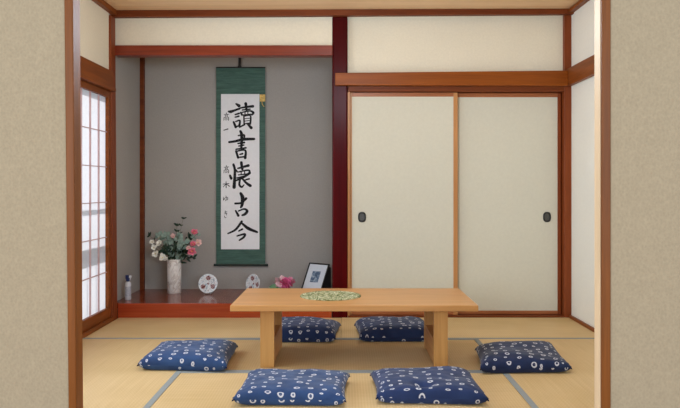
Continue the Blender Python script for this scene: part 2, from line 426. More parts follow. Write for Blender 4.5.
# ------------------------------------------------------------------ woven round mat
def rush():
    t = NT('braided_rush')
    nz = t.n('ShaderNodeTexVoronoi', Scale=85.0); t.l(t.coord(), nz.inputs['Vector'])
    sep = t.n('ShaderNodeSeparateColor'); t.l(nz.outputs['Color'], sep.inputs[0])
    t.l(t.ramp(sep.outputs[0], [(0, lin((84, 96, 44))), (.35, lin((132, 136, 92))), (.65, lin((172, 168, 128))), (1, lin((206, 200, 168)))]), t.b.inputs['Base Color'])
    t.b.inputs['Roughness'].default_value = .8
    return t.m
bm = bmesh.new(); rnd = random.Random(4)
nr = 13
for k in range(nr):             # concentric braided rings
    r0 = .014+k*.0143
    n_ = max(10, int(2*PI*r0/.011))
    for i in range(n_):
        a = 2*PI*(i+.5*(k % 2))/n_; ca, sa = math.cos(a), math.sin(a)
        L, W_, Hh = .0085, .0075, .0045+rnd.uniform(-.001, .0012)
        ang = a+PI/2+rnd.uniform(-.5, .5)+(.5 if i % 2 else -.5)
        m = Matrix.Translation((r0*ca, r0*sa, .005)) @ Matrix.Rotation(ang, 4, 'Z') @ Matrix.Diagonal((L, W_, Hh, 1))
        bmesh.ops.create_icosphere(bm, subdivisions=1, radius=1, matrix=m)
lathe(bm, [(.196, .0005), (.196, .004)], 40)
wm = finish(bm, 'woven_mat', rush(), None, True)
wm.location = (-.093, 4.67, tz); tag(wm, 'round braided green and straw mat on the low table', 'table mat')

# ------------------------------------------------------------------ cushions
def shibori(seed, navy, navy2):
    t = NT('shibori_cotton_%d' % seed)
    tc = t.n('ShaderNodeTexCoord'); mp = t.n('ShaderNodeMapping')
    mp.inputs['Location'].default_value = (seed*1.37, seed*.71, 0); mp.inputs['Scale'].default_value = (13.8, 13.8, 0)
    nzw = t.n('ShaderNodeTexNoise', Scale=28.0, Detail=2.0); t.l(tc.outputs['UV'], nzw.inputs['Vector'])
    mixv = t.n('ShaderNodeVectorMath', operation='MULTIPLY_ADD')
    t.l(nzw.outputs['Color'], mixv.inputs[0]); mixv.inputs[1].default_value = (.012, .012, 0)
    t.l(tc.outputs['UV'], mixv.inputs[2]); t.l(mixv.outputs[0], mp.inputs[0])
    vo = t.n('ShaderNodeTexVoronoi', voronoi_dimensions='2D', Scale=1.0, Randomness=.5); t.l(mp.outputs[0], vo.inputs['Vector'])
    d = vo.outputs['Distance']
    sep = t.n('ShaderNodeSeparateColor'); t.l(vo.outputs['Color'], sep.inputs[0])
    rad = t.math('ADD', t.math('MULTIPLY', sep.outputs[0], .11), .07)     # ring radius differs from knot to knot
    dd = t.math('ABSOLUTE', t.math('SUBTRACT', d, rad))
    ring = t.math('SUBTRACT', 1.0, t.math('MULTIPLY', dd, 13.0))
    dot = t.math('MULTIPLY', t.math('SUBTRACT', 1.0, t.math('MULTIPLY', d, 26.0)), .45)
    f = t.math('MAXIMUM', ring, dot)
    fr = t.ramp(f, [(.15, (0, 0, 0, 1)), (.6, (1, 1, 1, 1))])
    nz = t.n('ShaderNodeTexNoise', Scale=9.0, Detail=4.0); t.l(tc.outputs['UV'], nz.inputs['Vector'])
    base = t.ramp(nz.outputs[0], [(.3, lin(navy2)), (.7, lin(navy))])
    mx = t.n('ShaderNodeMix', data_type='RGBA'); t.l(fr, mx.inputs[0]); t.l(base, mx.inputs[6])
    mx.inputs[7].default_value = lin((205, 205, 212)); t.l(mx.outputs[2], t.b.inputs['Base Color'])
    t.b.inputs['Roughness'].default_value = .85; t.b.inputs['Specular IOR Level'].default_value = .2
    t.b.inputs['Sheen Weight'].default_value = .15
    wv = t.n('ShaderNodeTexNoise', Scale=500.0, Detail=1.0); t.l(tc.outputs['UV'], wv.inputs['Vector'])
    t.bump(wv.outputs[0], .3, .001)
    return t.m
def cushion(seed, corners, h, label, dents=(), navy=(44, 72, 122), navy2=(34, 54, 98)):
    """corners: front-left, front-right, back-right, back-left on the floor plan"""
    cx = sum(p[0] for p in corners)/4; cy = sum(p[1] for p in corners)/4
    fl, fr, br, bl = [Vector((p[0]-cx, p[1]-cy, 0)) for p in corners]
    r = thing('floor_cushion', label, 'cushion', (cx, cy, 0), 0, 'navy floor cushions around the low table')
    bm = bmesh.new(); uvl = bm.loops.layers.uv.new('uv'); N = 44
    off = Vector((seed*7.3, seed*3.1, 0))
    grid = {}
    def pos(i, j, top):
        u = -1+2*i/N; v = -1+2*j/N
        # sides bow inwards, corners stay pointed
        bow = .055
        uu = u*(1-bow*(1-v*v)*abs(u)**3*1.0); vv = v*(1-bow*(1-u*u)*abs(v)**3)
        s_, t_ = (uu+1)/2, (vv+1)/2
        p = fl*(1-s_)*(1-t_)+fr*s_*(1-t_)+br*s_*t_+bl*(1-s_)*t_
        eu, ev = 1-abs(u)**4.2, 1-abs(v)**4.2
        prof = max(0.0, eu*ev)**.36
        zm = .034+.010*(abs(u)**8*abs(v)**8)             # seam height, corners lift a touch
        if top:
            n1 = noise.noise(Vector((u*1.6, v*1.6, 0))+off)*.012
            n2 = noise.noise(Vector((u*5, v*5, 3))+off)*.0045
            # gathered folds running from the corners
            fold = 0
            for sx in (-1, 1):
                for sy in (-1, 1):
                    dx, dy = u-sx, v-sy; rr = math.hypot(dx, dy)
                    fold += math.sin(math.atan2(dy, dx)*14+seed+sx*2+sy)*.006*math.exp(-(rr/.38)**2)*min(1, rr*5)
            z = zm+(h-zm+n1+n2+fold)*prof
            for (du, dv, rr, dep) in dents:
                q = ((u-du)**2+(v-dv)**2)/(rr*rr); z -= dep*math.exp(-q)*prof
            z = max(z, zm)
        else:
            z = zm-(zm-.0015)*min(1, prof*1.6)
        return Vector((p.x, p.y, z))
    for top in (0, 1):
        for i in range(N+1):
            for j in range(N+1):
                edge = i in (0, N) or j in (0, N)
                if edge and top: grid[1, i, j] = grid[0, i, j]
                else: grid[top, i, j] = bm.verts.new(pos(i, j, top))
    for top in (0, 1):
        for i in range(N):
            for j in range(N):
                ids = [(i, j), (i+1, j), (i+1, j+1), (i, j+1)]
                if not top: ids = ids[::-1]
                f = bm.faces.new([grid[top, a, b] for a, b in ids])
                for lp, (a, b) in zip(f.loops, ids):
                    # cloth hangs down the side, so stretch the pattern there
                    def ex(t_):
                        q = -1+2*t_/N; return q*.275+math.copysign(.055*abs(q)**7, q)
                    lp[uvl].uv = (ex(a)+seed, ex(b)+top*.7)
    finish(bm, 'cover', shibori(seed, navy, navy2), r, True, False)
    for c in (fl, fr, br, bl):                            # small sewn corner ears
        d = c.normalized(); p0 = c*.985+Vector((0, 0, .034))
        bm = bmesh.new(); tube(bm, [p0-d*.012, p0+d*.001, p0+d*.006+Vector((0, 0, -.006))], [.006, .0045, .002], 6)
        finish(bm, 'corner_ear', M['navy_plain'], r, True)
    return r
M['navy_plain'] = plain('navy_cotton', (28, 38, 68), .9, 0, .2)
def PP(a): return P(*a)
cushion(1, [PP((137, 366, .03)), PP((227, 370, .02)), PP((238, 344, .05)), PP((160, 342, .07))], .105,
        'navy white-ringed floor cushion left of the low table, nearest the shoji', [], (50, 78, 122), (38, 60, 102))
cushion(2, [(-.565, 5.10), (-.065, 5.10), (-.03, 5.60), (-.55, 5.61)], .118,
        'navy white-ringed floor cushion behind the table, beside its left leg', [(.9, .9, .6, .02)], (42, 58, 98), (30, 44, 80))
cushion(3, [(.10, 5.12), (.63, 5.12), (.62, 5.62), (.07, 5.60)], .118,
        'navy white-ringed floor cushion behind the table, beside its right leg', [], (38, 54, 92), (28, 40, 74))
cushion(4, [PP((480, 370, .03)), PP((572, 369, .03)), PP((552, 344, .05)), PP((475, 347, .05))], .10,
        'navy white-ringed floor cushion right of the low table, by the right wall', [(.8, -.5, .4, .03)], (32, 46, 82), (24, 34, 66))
cushion(5, [PP((232, 397, .05)), PP((346, 400, .04)), PP((350, 373, .05)), PP((248, 370, .06))], .092,
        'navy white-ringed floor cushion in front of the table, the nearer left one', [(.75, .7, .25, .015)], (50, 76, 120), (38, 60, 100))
cushion(6, [PP((376, 397, .04)), PP((489, 399, .04)), PP((470, 371, .05)), PP((370, 372, .05))], .098,
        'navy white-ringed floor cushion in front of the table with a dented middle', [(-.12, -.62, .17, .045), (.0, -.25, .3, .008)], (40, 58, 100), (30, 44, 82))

# ------------------------------------------------------------------ hanging scroll
SY = 6.955
def sx(px): return (px-CX)*SY/F
def sz(py): return H-(py-CY)*SY/F
def silk():
    t = NT('green_silk')
    nz = t.n('ShaderNodeTexNoise', Scale=1.0, Detail=6.0, Roughness=.7, Distortion=.4); t.l(t.coord((6, 1, 60)), nz.inputs['Vector'])
    t.l(t.ramp(nz.outputs[0], [(.3, lin((36, 72, 62))), (.7, lin((72, 112, 98)))]), t.b.inputs['Base Color'])
    t.b.inputs['Roughness'].default_value = .6; t.b.inputs['Sheen Weight'].default_value = .2
    t.bump(nz.outputs[0], .3, .003)
    return t.m
scx, sctop, scbot = sx(240.7), sz(68), sz(264.5)
SC = thing('hanging_scroll', 'green silk hanging scroll with black brush calligraphy on white, on the alcove wall', 'hanging scroll', (scx, SY, scbot))
def L(px, py, y=0.0): return (sx(px)-scx, y, sz(py)-scbot)
def wav(z): return .004*math.sin(z*9)+.002*math.sin(z*23+1)
def sheet(bm, x0p, x1p, y0p, y1p, yo, th, n=40):
    cols = []
    for i in range(n+1):
        py = y0p+(y1p-y0p)*i/n; a = L(x0p, py); b = L(x1p, py); q = wav(a[2])+yo
        cols.append([bm.verts.new((a[0], q, a[2])), bm.verts.new((b[0], q, b[2])), bm.verts.new((b[0], q+th, b[2])), bm.verts.new((a[0], q+th, a[2]))])
    for a, b in zip(cols, cols[1:]):
        for k in range(4): bm.faces.new((a[k], a[(k+1) % 4], b[(k+1) % 4], b[k]))
    bm.faces.new(cols[0]); bm.faces.new(cols[-1][::-1])
bm = bmesh.new(); sheet(bm, 216.2, 265.2, 68, 264.5, 0, .003); finish(bm, 'silk_mount', silk(), SC)
bm = bmesh.new(); sheet(bm, 221.0, 259.4, 94, 249.3, -.0015, .0013)
M['scroll_paper'] = plain('scroll_paper', (244, 244, 246), .8, 0, .2, .02, 30)
PAPER = finish(bm, 'paper', M['scroll_paper'], SC)
bm = bmesh.new(); a = L(213.8, 265); b = L(268, 265)
tube(bm, [(a[0], 0, a[2]), (a[0]+.02, 0, a[2]), (b[0]-.02, 0, b[2]), (b[0], 0, b[2])], .0115, 14); finish(bm, 'roller', plain('dark_green_roller', (30, 44, 38), .4), SC, True)
bm = bmesh.new(); a = L(216, 67.6); b = L(265.4, 67.6)
tube(bm, [(a[0], 0, a[2]), (b[0], 0, b[2])], .006, 10); finish(bm, 'top_rod', M['black'], SC, True)
bm = bmesh.new(); a = L(239.6, 67.3); b = L(239.6, 50)
bx(bm, a[0]-.012, a[0]+.012, -.004, .004, a[2], b[2]); bx(bm, a[0]-.018, a[0]+.018, -.006, .006, a[2]-.004, a[2]+.012)
finish(bm, 'hanging_cord', M['black'], SC)
bm = bmesh.new(); a = L(259.8, 101.5); b = L(265.3, 94.5)
bx(bm, a[0], b[0], -.006, -.002, a[2], b[2], .001); tube(bm, [(a[0]+.02, -.006, a[2]+.01), (a[0]+.025, -.008, a[2]-.03), (b[0]-.01, -.007, a[2]-.05)], .004, 6)
g = finish(bm, 'gold_patch', plain('mottled_gold', (206, 172, 96), .4, .4, .5, .3, 90), SC); g['label'] = 'small gold patch at the upper right'  # small gold block with a thin trailing strand
ink = plain('ink', (22, 22, 26), .7, 0, .3)
def brush(strokes, ox, oy, sc, name, k=1.0):
    bm = bmesh.new()
    for st in strokes:
        st = [(a, b, c*1.12) for a, b, c in st]
        pts = [(Vector((ox+p[0]/sc, oy+p[1]/sc)), p[2]/sc*k) for p in st]
        # Catmull-like resample
        res = []
        for i in range(len(pts)-1):
            p0 = pts[max(i-1, 0)]; p1 = pts[i]; p2 = pts[i+1]; p3 = pts[min(i+2, len(pts)-1)]
            for s in range(6):
                t_ = s/6
                def cr(a, b, c, d): return .5*((2*b)+(-a+c)*t_+(2*a-5*b+4*c-d)*t_*t_+(-a+3*b-3*c+d)*t_**3)
                res.append((Vector((cr(p0[0].x, p1[0].x, p2[0].x, p3[0].x), cr(p0[0].y, p1[0].y, p2[0].y, p3[0].y))), p1[1]+(p2[1]-p1[1])*t_))
        res.append(pts[-1])
        prev = None
        def pt(v, q): z = L(v.x, v.y); return (z[0], wav(z[2])-.0022-q*.0, z[2])
        ring = []
        for i, (c, w_) in enumerate(res):
            d = (res[min(i+1, len(res)-1)][0]-res[max(i-1, 0)][0]).normalized(); n_ = Vector((-d.y, d.x))
            ring.append((bm.verts.new(pt(c+n_*w_/2, 0)), bm.verts.new(pt(c-n_*w_/2, 0))))
        for a, b in zip(ring, ring[1:]): bm.faces.new((a[0], b[0], b[1], a[1]))
        for (c, w_) in (res[0], res[-1]):
            bm.faces.new([bm.verts.new(pt(c+Vector((math.cos(q), math.sin(q)))*w_/2*.98, 0)) for q in [2*PI*i/10 for i in range(10)]])
    o = finish(bm, name, ink, PAPER); return o
brush([[(205, 80, 16), (235, 100, 30)], [(128, 157, 16), (150, 160, 28), (185, 148, 20), (242, 128, 18)],
       [(195, 190, 12), (235, 178, 18)], [(195, 216, 12), (232, 206, 18)],
       [(180, 265, 18), (202, 318, 24)], [(200, 262, 12), (243, 250, 16), (238, 305, 22)], [(205, 314, 15), (240, 302, 15)],
       [(248, 122, 14), (310, 112, 18), (376, 105, 26)], [(303, 77, 28), (312, 142, 20)], [(268, 143, 12), (348, 134, 14)],
       [(250, 168, 14), (266, 192, 20)], [(262, 168, 12), (345, 152, 14), (380, 170, 24), (366, 192, 16)],
       [(296, 162, 9), (296, 188, 9)], [(325, 158, 9), (325, 184, 9)], [(268, 195, 11), (355, 186, 12)],
       [(284, 206, 14), (288, 290, 14)], [(284, 208, 10), (350, 200, 14), (350, 285, 18)], [(292, 232, 7), (345, 226, 7)],
       [(292, 256, 7), (345, 250, 7)], [(288, 284, 10), (348, 276, 12)], [(290, 292, 18), (240, 320, 12)], [(322, 284, 16), (360, 325, 28)]],
      216, 96, 10.2, 'brushed_character')
brush([[(250, 12, 22), (264, 60, 30), (258, 190, 20)], [(228, 58, 12), (285, 50, 16), (290, 78, 16)], [(135, 124, 20), (200, 115, 22), (280, 96, 28), (390, 92, 22)],
       [(225, 138, 14), (290, 128, 18)], [(232, 164, 12), (284, 154, 14)], [(205, 197, 14), (305, 182, 17)],
       [(205, 216, 20), (226, 282, 22)], [(215, 216, 12), (298, 207, 18), (298, 285, 26)], [(242, 250, 12), (270, 242, 18)], [(228, 280, 14), (295, 272, 16)]],
      216, 130, 10.2, 'brushed_character')
brush([[(142, 158, 20), (155, 188, 26)], [(178, 46, 22), (192, 110, 22), (185, 278, 32)], [(205, 100, 12), (216, 120, 16)],
       [(258, 26, 26), (268, 92, 24)], [(222, 86, 14), (330, 56, 26)], [(228, 122, 12), (330, 104, 16), (342, 136, 22)],
       [(228, 152, 10), (330, 142, 14)], [(256, 118, 10), (256, 148, 10)], [(292, 112, 10), (292, 144, 10)],
       [(344, 132, 24), (272, 180, 22), (196, 212, 14)], [(212, 184, 14), (290, 164, 14)], [(246, 190, 18), (238, 250, 20), (262, 276, 18), (286, 252, 9)],
       [(268, 190, 16), (310, 235, 22), (350, 262, 28)], [(284, 208, 12), (338, 192, 16)]],
      216, 160, 10.2, 'brushed_character')
brush([[(315, 42, 30), (340, 100, 46), (332, 190, 34), (315, 222, 20)], [(245, 172, 24), (320, 164, 22), (385, 108, 30)],
       [(252, 264, 20), (286, 326, 30)], [(288, 268, 16), (360, 242, 20), (398, 268, 32), (372, 306, 32), (335, 322, 20)]],
      216, 190, 12.75, 'brushed_character')
brush([[(236, 48, 16), (190, 108, 15), (132, 138, 9)], [(234, 58, 12), (285, 100, 22), (350, 127, 14)], [(213, 119, 9), (240, 105, 13)],
       [(200, 156, 9), (257, 142, 15), (250, 165, 15), (218, 187, 11)]], 210, 215, 7.42, 'brushed_character')
taka = lambda x, y: [[(x+28, y, 6), (x+30, y+14, 6)], [(x+5, y+18, 5), (x+52, y+14, 6)], [(x+16, y+20, 5), (x+18, y+42, 5)], [(x+38, y+18, 5), (x+38, y+40, 5)],
                     [(x+17, y+30, 4), (x+38, y+29, 4)], [(x+4, y+48, 5), (x+48, y+44, 6), (x+50, y+76, 7)], [(x+5, y+48, 5), (x+2, y+76, 5)],
                     [(x+16, y+58, 4), (x+36, y+56, 5), (x+34, y+70, 5), (x+16, y+71, 4), (x+16, y+58, 4)]]
brush(taka(77, 172), 216, 96, 10.2, 'small_character', .95)
brush([[(80, 350, 7), (122, 337, 11)]], 216, 96, 10.2, 'small_character', .95)
brush(taka(77, 56), 216, 160, 10.2, 'small_character', .95)
s2 = [[(72, 246, 6), (132, 240, 7)], [(102, 222, 7), (104, 284, 8)], [(100, 246, 6), (74, 276, 5)], [(106, 246, 5), (138, 268, 9)]]
brush(s2, 216, 160, 10.2, 'small_character', .95)
brush([[(98, 92, 7), (98, 130, 8), (118, 98, 5), (148, 94, 7), (146, 124, 7), (124, 128, 6)], [(128, 74, 7), (132, 110, 7), (118, 140, 5)]], 216, 190, 12.75, 'small_character', .95)
brush([
       [(108, 284, 5), (140, 276, 7)], [(106, 304, 5), (142, 296, 7)], [(118, 266, 7), (138, 320, 7)], [(108, 330, 7), (116, 352, 8), (132, 350, 5)]],
      216, 190, 12.75, 'small_character', .95)

# ------------------------------------------------------------------ alcove things
TZ = .118
def TP(px, py): x, y = P(px, py, TZ); return (x, y, TZ)
def marble():
    t = NT('veined_marble')
    nz = t.n('ShaderNodeTexNoise', Scale=9.0, Detail=6.0, Distortion=2.2); t.l(t.coord((1, 1, .7), (.3, .5, 0)), nz.inputs['Vector'])
    t.l(t.ramp(nz.outputs[0], [(.40, lin((244, 240, 234))), (.485, lin((206, 196, 188))), (.52, lin((244, 240, 234))), (.7, lin((248, 245, 240)))]), t.b.inputs['Base Color'])
    t.b.inputs['Roughness'].default_value = .3; return t.m
vx, vy, _ = TP(174.2, 293.0)
V = thing('marble_vase', 'tall white marbled cylinder vase standing on the alcove board', 'vase', (vx, vy, TZ))
bm = bmesh.new()
lathe(bm, [(.058, 0), (.0625, .004), (.064, .15), (.066, .308), (.0655, .314), (.061, .314), (.058, .30), (.055, .02)], 40)
finish(bm, 'vase_body', marble(), V, True)
VM = Vector((vx, vy, TZ+.29))

M['euc'] = plain('eucalyptus_leaf', (140, 162, 150), .6, 0, .4, .25, 40)
M['dark_leaf'] = plain('dark_leaf', (36, 58, 44), .5, 0, .4, .25, 40)
M['stem'] = plain('green_stem', (74, 84, 52), .6)
M['w_petal'] = plain('cream_petal', (250, 246, 236), .6, 0, .3, .06, 80)
M['p_petal'] = plain('pink_petal', (228, 120, 140), .6, 0, .3, .2, 90)
M['yellow'] = plain('flower_centre', (222, 190, 110), .7)
def leaf(bm, p, d, up, ln, wd, mi=0, cup=.15, n=5):
    """one pointed-oval leaf growing from p along d"""
    d = d.normalized(); s = d.cross(up)
    s = s.normalized() if s.length > 1e-4 else d.orthogonal().normalized(); nn = s.cross(d)
    rows = []
    for i in range(n+1):
        t_ = i/n; w_ = wd*math.sin(PI*min(1, t_*.94+.03))**.7
        c = p+d*ln*t_+nn*(-cup*ln*t_*t_)
        rows.append((bm.verts.new(c-s*w_/2+nn*w_*.12), bm.verts.new(c), bm.verts.new(c+s*w_/2+nn*w_*.12)))
    for a, b in zip(rows, rows[1:]):
        bm.faces.new((a[0], a[1], b[1], b[0])).material_index = mi
        bm.faces.new((a[1], a[2], b[2], b[1])).material_index = mi
def FPt(px, py, dy=0.0):        # point in the bouquet plane
    D = vy+dy; return Vector(((px-CX)*D/F, D, H-(py-CY)*D/F))
def stem_pts(tip, rnd, spread=.035):
    a = VM+Vector((rnd.uniform(-spread, spread), rnd.uniform(-spread, spread), -.22)); a.x = max(min(a.x, vx+.04), vx-.04)
    m0 = VM+Vector(((tip.x-vx)*.10, (tip.y-vy)*.10, .0)); mid = VM.lerp(tip, .5)+Vector((0, 0, .03))
    pts = []
    for i in range(9):
        t_ = i/8
        q = [a, m0, mid, tip]; 
        for _k in range(3): q = [q[j].lerp(q[j+1], t_) for j in range(len(q)-1)]
        pts.append(q[0])
    return pts
def branch(px, py, dy, label, seed, dark=False, big=1.0, grp='leafy branches in the marble vase'):
    rnd = random.Random(seed); tip = FPt(px, py, dy); pts = stem_pts(tip, rnd)
    r = thing('leafy_branch' if dark else 'eucalyptus_branch', label, 'branch', (vx, vy, TZ+.03), 0, grp)
    off = Vector(r.location)
    bm = bmesh.new(); tube(bm, [p-off for p in pts], [.0028-.0002*i for i in range(9)], 6); finish(bm, 'stem', M['stem'], r, True)
    bm = bmesh.new()
    for k in range(4, 9):
        p = pts[k]-off; d = (pts[min(k+1, 8)]-pts[max(0, k-1)]).normalized()
        for s in range(2 if not dark else 3):
            a = rnd.uniform(0, 2*PI); q = d.orthogonal().normalized(); q = Matrix.Rotation(a, 3, d) @ q
            if dark: leaf(bm, p, q+d*.7, Vector((0, -1, .5)), rnd.uniform(.045, .07)*big, rnd.uniform(.02, .03)*big)
            else: leaf(bm, p, q+d*.5+Vector((0, -.2, 0)), Vector((rnd.uniform(-.3, .3), -1, .3)), rnd.uniform(.032, .046)*big, rnd.uniform(.03, .042)*big, 0, .05)
    if dark or True: leaf(bm, pts[-1]-off, (pts[-1]-pts[-2]), Vector((0, -1, .2)), .035*big, .022*big)
    finish(bm, 'leaves', M['dark_leaf'] if dark else M['euc'], r, True)
B_ = [(159, 237, -.03, 'round-leaved eucalyptus sprig at the left of the bouquet', False, 1.4), (166, 236, -.05, 'round-leaved eucalyptus sprig left of the bouquet centre', False, 1.4),
      (178, 237, -.06, 'round-leaved eucalyptus sprig at the front centre of the bouquet', False, 1.4), (186, 244, -.07, 'low eucalyptus sprig right of the bouquet centre', False, 1.4),
      (183, 219, .04, 'tallest thin dark sprig rising from the bouquet', True, .55), (177, 226, .02, 'second tallest dark sprig of the bouquet', True, .75),
      (150, 236, .0, 'thin leafy sprig reaching out at the far left of the bouquet', True, .7), (197, 234, .0, 'eucalyptus sprig at the far right of the bouquet', False, .9),
      (165, 250, -.04, 'dark leafy branch in the lower left of the bouquet', True, 1.15), (175, 247, -.02, 'dark leafy branch at the heart of the bouquet', True, 1.25),
      (184, 252, -.04, 'dark leafy branch in the lower right of the bouquet', True, 1.2), (171, 241, .04, 'dark leafy branch behind the bouquet centre', True, 1.2),
      (190, 240, .03, 'dark leafy branch behind the pink flowers', True, 1.1), (193, 258, -.02, 'drooping dark leaves at the lower right of the bouquet', True, .8)]
for i, (a, b, c, lb, dk, bg_) in enumerate(B_): branch(a, b, c, lb, 20+i, dk, bg_)
def blossom(px, py, dy, rad, mat_, label, seed, grp):
    rnd = random.Random(seed); tip = FPt(px, py, dy); pts = stem_pts(tip, rnd)
    r = thing('cut_flower', label, 'flower', (vx, vy, TZ+.03), 0, grp); off = Vector(r.location)
    bm = bmesh.new(); tube(bm, [p-off for p in pts], .002, 6); finish(bm, 'stem', M['stem'], r, True)
    ax = ((tip-VM).normalized()*.4+Vector((rnd.uniform(-.2, .2), -1, .3))).normalized(); q = ax.orthogonal().normalized()
    bm = bmesh.new()
    for ly, (n_, tilt, ln) in enumerate(((6, .25, 1.0), (5, .8, .8), (4, 1.6, .55))):
        for k in range(n_):
            d = Matrix.Rotation(2*PI*(k+.4*ly)/n_+rnd.uniform(-.15, .15), 3, ax) @ q
            leaf(bm, tip-off+d*rad*.05, d+ax*(tilt+rnd.uniform(-.3, .4)), ax, rad*ln*rnd.uniform(.75, 1.1), rad*rnd.uniform(.7, 1.05)*ln, 0, rnd.uniform(-.4, .2))
    finish(bm, 'petals', mat_, r, True)
    bm = bmesh.new(); bmesh.ops.create_icosphere(bm, subdivisions=1, radius=rad*.16, matrix=Matrix.Translation(tip-off+ax*rad*.15)); finish(bm, 'flower_centre', M['yellow'], r, True)
for i, (a, b, c, rr, lb) in enumerate([(152, 242, -.06, .024, 'small white flower at the upper left edge of the bouquet'), (159.5, 243.5, -.08, .034, 'white flower at the upper left, nearest the eucalyptus'),
        (154, 248, -.08, .032, 'white flower in the middle of the left edge'), (155.5, 254, -.09, .038, 'large white flower at the lower left edge'),
        (163, 258, -.11, .044, 'largest white flower drooping over the vase rim'), (166, 259, -.10, .026, 'small white bud touching the vase rim')]):
    blossom(a, b, c, rr, M['w_petal'], lb, 50+i, 'white flowers in the marble vase')
M['pale_pink'] = plain('pale_pink_petal', (238, 196, 190), .6, 0, .3, .15, 90)
for i, (a, b, c, rr, m_, lb) in enumerate([(194, 232.5, -.06, .036, 'p_petal', 'pink flower at the top right of the bouquet'), (173.5, 236.5, -.08, .028, 'pale_pink', 'pale pink flower at the top centre of the bouquet'),
        (193, 244, -.09, .034, 'p_petal', 'pink flower in the middle right of the bouquet'), (198, 243, -.07, .036, 'pale_pink', 'pale pink flower at the right edge of the bouquet'),
        (192, 251.5, -.10, .042, 'p_petal', 'largest pink flower at the lower right of the bouquet'), (188.5, 248, -.09, .026, 'pale_pink', 'small pale pink flower beside the largest pink one')]):
    blossom(a, b, c, rr, M[m_], lb, 70+i, 'pink flowers in the marble vase')

# decorated plates on stands
def plate_mat():
    t = NT('painted_porcelain')
    tc = t.n('ShaderNodeTexCoord'); sp = t.n('ShaderNodeSeparateXYZ'); t.l(tc.outputs['Object'], sp.inputs[0])
    x, y = sp.outputs[0], sp.outputs[1]
    nz = t.n('ShaderNodeTexNoise', Scale=55.0, Detail=3.0); t.l(tc.outputs['Object'], nz.inputs['Vector'])
    base = t.ramp(nz.outputs[0], [(.35, lin((150, 168, 184))), (.48, lin((226, 230, 232))), (.6, lin((232, 234, 236))), (.68, lin((176, 160, 164)))])
    res = base
    for (px_, py_, r_) in ((0, .052, .021), (-.045, -.026, .021), (.045, -.026, .021), (0, 0, .009)):
        d = t.math('SQRT', t.math('ADD', t.math('POWER', t.math('ABSOLUTE', t.math('SUBTRACT', x, px_)), 2.0), t.math('POWER', t.math('ABSOLUTE', t.math('SUBTRACT', y, py_)), 2.0)))
        f = t.math('LESS_THAN', d, r_)
        nn = t.n('ShaderNodeTexNoise', Scale=120.0); t.l(tc.outputs['Object'], nn.inputs['Vector'])
        col = t.ramp(nn.outputs[0], [(.40, lin((92, 40, 46))), (.5, lin((150, 84, 84))), (.6, lin((196, 180, 180)))])
        mx = t.n('ShaderNodeMix', data_type='RGBA'); t.l(f, mx.inputs[0]); t.l(res, mx.inputs[6]); t.l(col, mx.inputs[7]); res = mx.outputs[2]
    t.l(res, t.b.inputs['Base Color']); t.b.inputs['Roughness'].default_value = .15
    return t.m
M['plate'] = plate_mat()
def plate(px, py, yaw, label, rot=0):
    x, y, z = TP(px, py)
    r = thing('painted_plate', label, 'plate', (x, y, TZ), yaw, 'painted porcelain plates in the alcove')
    bm = bmesh.new(); Rr = .088
    lathe(bm, [(.0, .0), (.04, .0), (.042, -.004), (.05, -.002), (Rr*.98, .014), (Rr, .018), (Rr*.97, .019), (.055, .006), (.0, .005)], 40, cap=False)
    bmesh.ops.remove_doubles(bm, verts=bm.verts, dist=1e-5)
    o = finish(bm, 'porcelain_disc', M['plate'], r, True)
    o.rotation_euler = (R(90-12), R(0), 0); o.rotation_euler = (Matrix.Rotation(R(78), 3, 'X') @ Matrix.Rotation(R(rot), 3, 'Z')).to_euler()
    o.location = (0, 0.0, .012+Rr*math.cos(R(12))-.004)
    bm = bmesh.new()
    for s in (-1, 1):
        tube(bm, [(s*.03, -.045, .014), (s*.03, -.047, .004), (s*.03, -.03, .004), (s*.028, .05, .004), (s*.022, .022, .07)], .0022, 6)
    tube(bm, [(-.03, .0, .004), (.03, .0, .004)], .002, 6)
    finish(bm, 'plate_stand', M['white_wire'], r, True)
M['white_wire'] = plain('clear_stand', (196, 192, 188), .25)
plate(208.3, 294.0, R(0), 'painted porcelain plate on a stand between vase and scroll, facing straight ahead')
plate(254, 294.0, R(-38), 'painted porcelain plate turned aside, half hidden by the table edge', 25)

# pink peony lying on the board
px_, py_, _ = TP(284.5, 295)
PE = thing('peony_bloom', 'large pink peony bloom with a green leaf, lying in the alcove behind the table', 'flower', (px_, py_, TZ))
hot = plain('deep_pink_petal', (232, 110, 160), .6, 0, .3, .2, 60); soft = plain('soft_pink_petal', (250, 206, 212), .6, 0, .3, .1, 60)
hot2 = plain('mid_pink_petal', (244, 160, 188), .6, 0, .3, .1, 60)
def ball(n, rad, cen, mat_, seed, pw, name):
    rnd = random.Random(seed); bm = bmesh.new()
    for i in range(n):
        ph = math.acos(1-2*(i+.5)/n); th = i*2.4
        d = Vector((math.sin(ph)*math.cos(th), math.sin(ph)*math.sin(th), math.cos(ph)))
        tgt = Vector(cen)+d*rad*.35
        leaf(bm, tgt, d+Vector((rnd.uniform(-.5, .5), rnd.uniform(-.5, .5), rnd.uniform(-.3, .6))), d.orthogonal(), rad*.68, rad*pw, 0, rnd.uniform(-.5, .3))
    finish(bm, name, mat_, PE, True)
ball(50, .058, (.010, -.01, .105), hot, 3, .9, 'inner_petals'); ball(30, .056, (-.036, .0, .122), soft, 5, .95, 'outer_petals'); ball(24, .046, (.052, .01, .118), hot2, 8, .9, 'outer_petals')
bm = bmesh.new()
for d, u in (((-1, -.2, .1), 1), ((-.9, -.5, -.1), 1), ((-.7, .2, -.3), 1)): leaf(bm, Vector((-.05, 0, .075)), Vector(d), Vector((.2, -1, .6)), .085, .045, 0, .2)
finish(bm, 'leaves', plain('fresh_leaf', (92, 140, 96), .5, 0, .4, .2), PE, True)
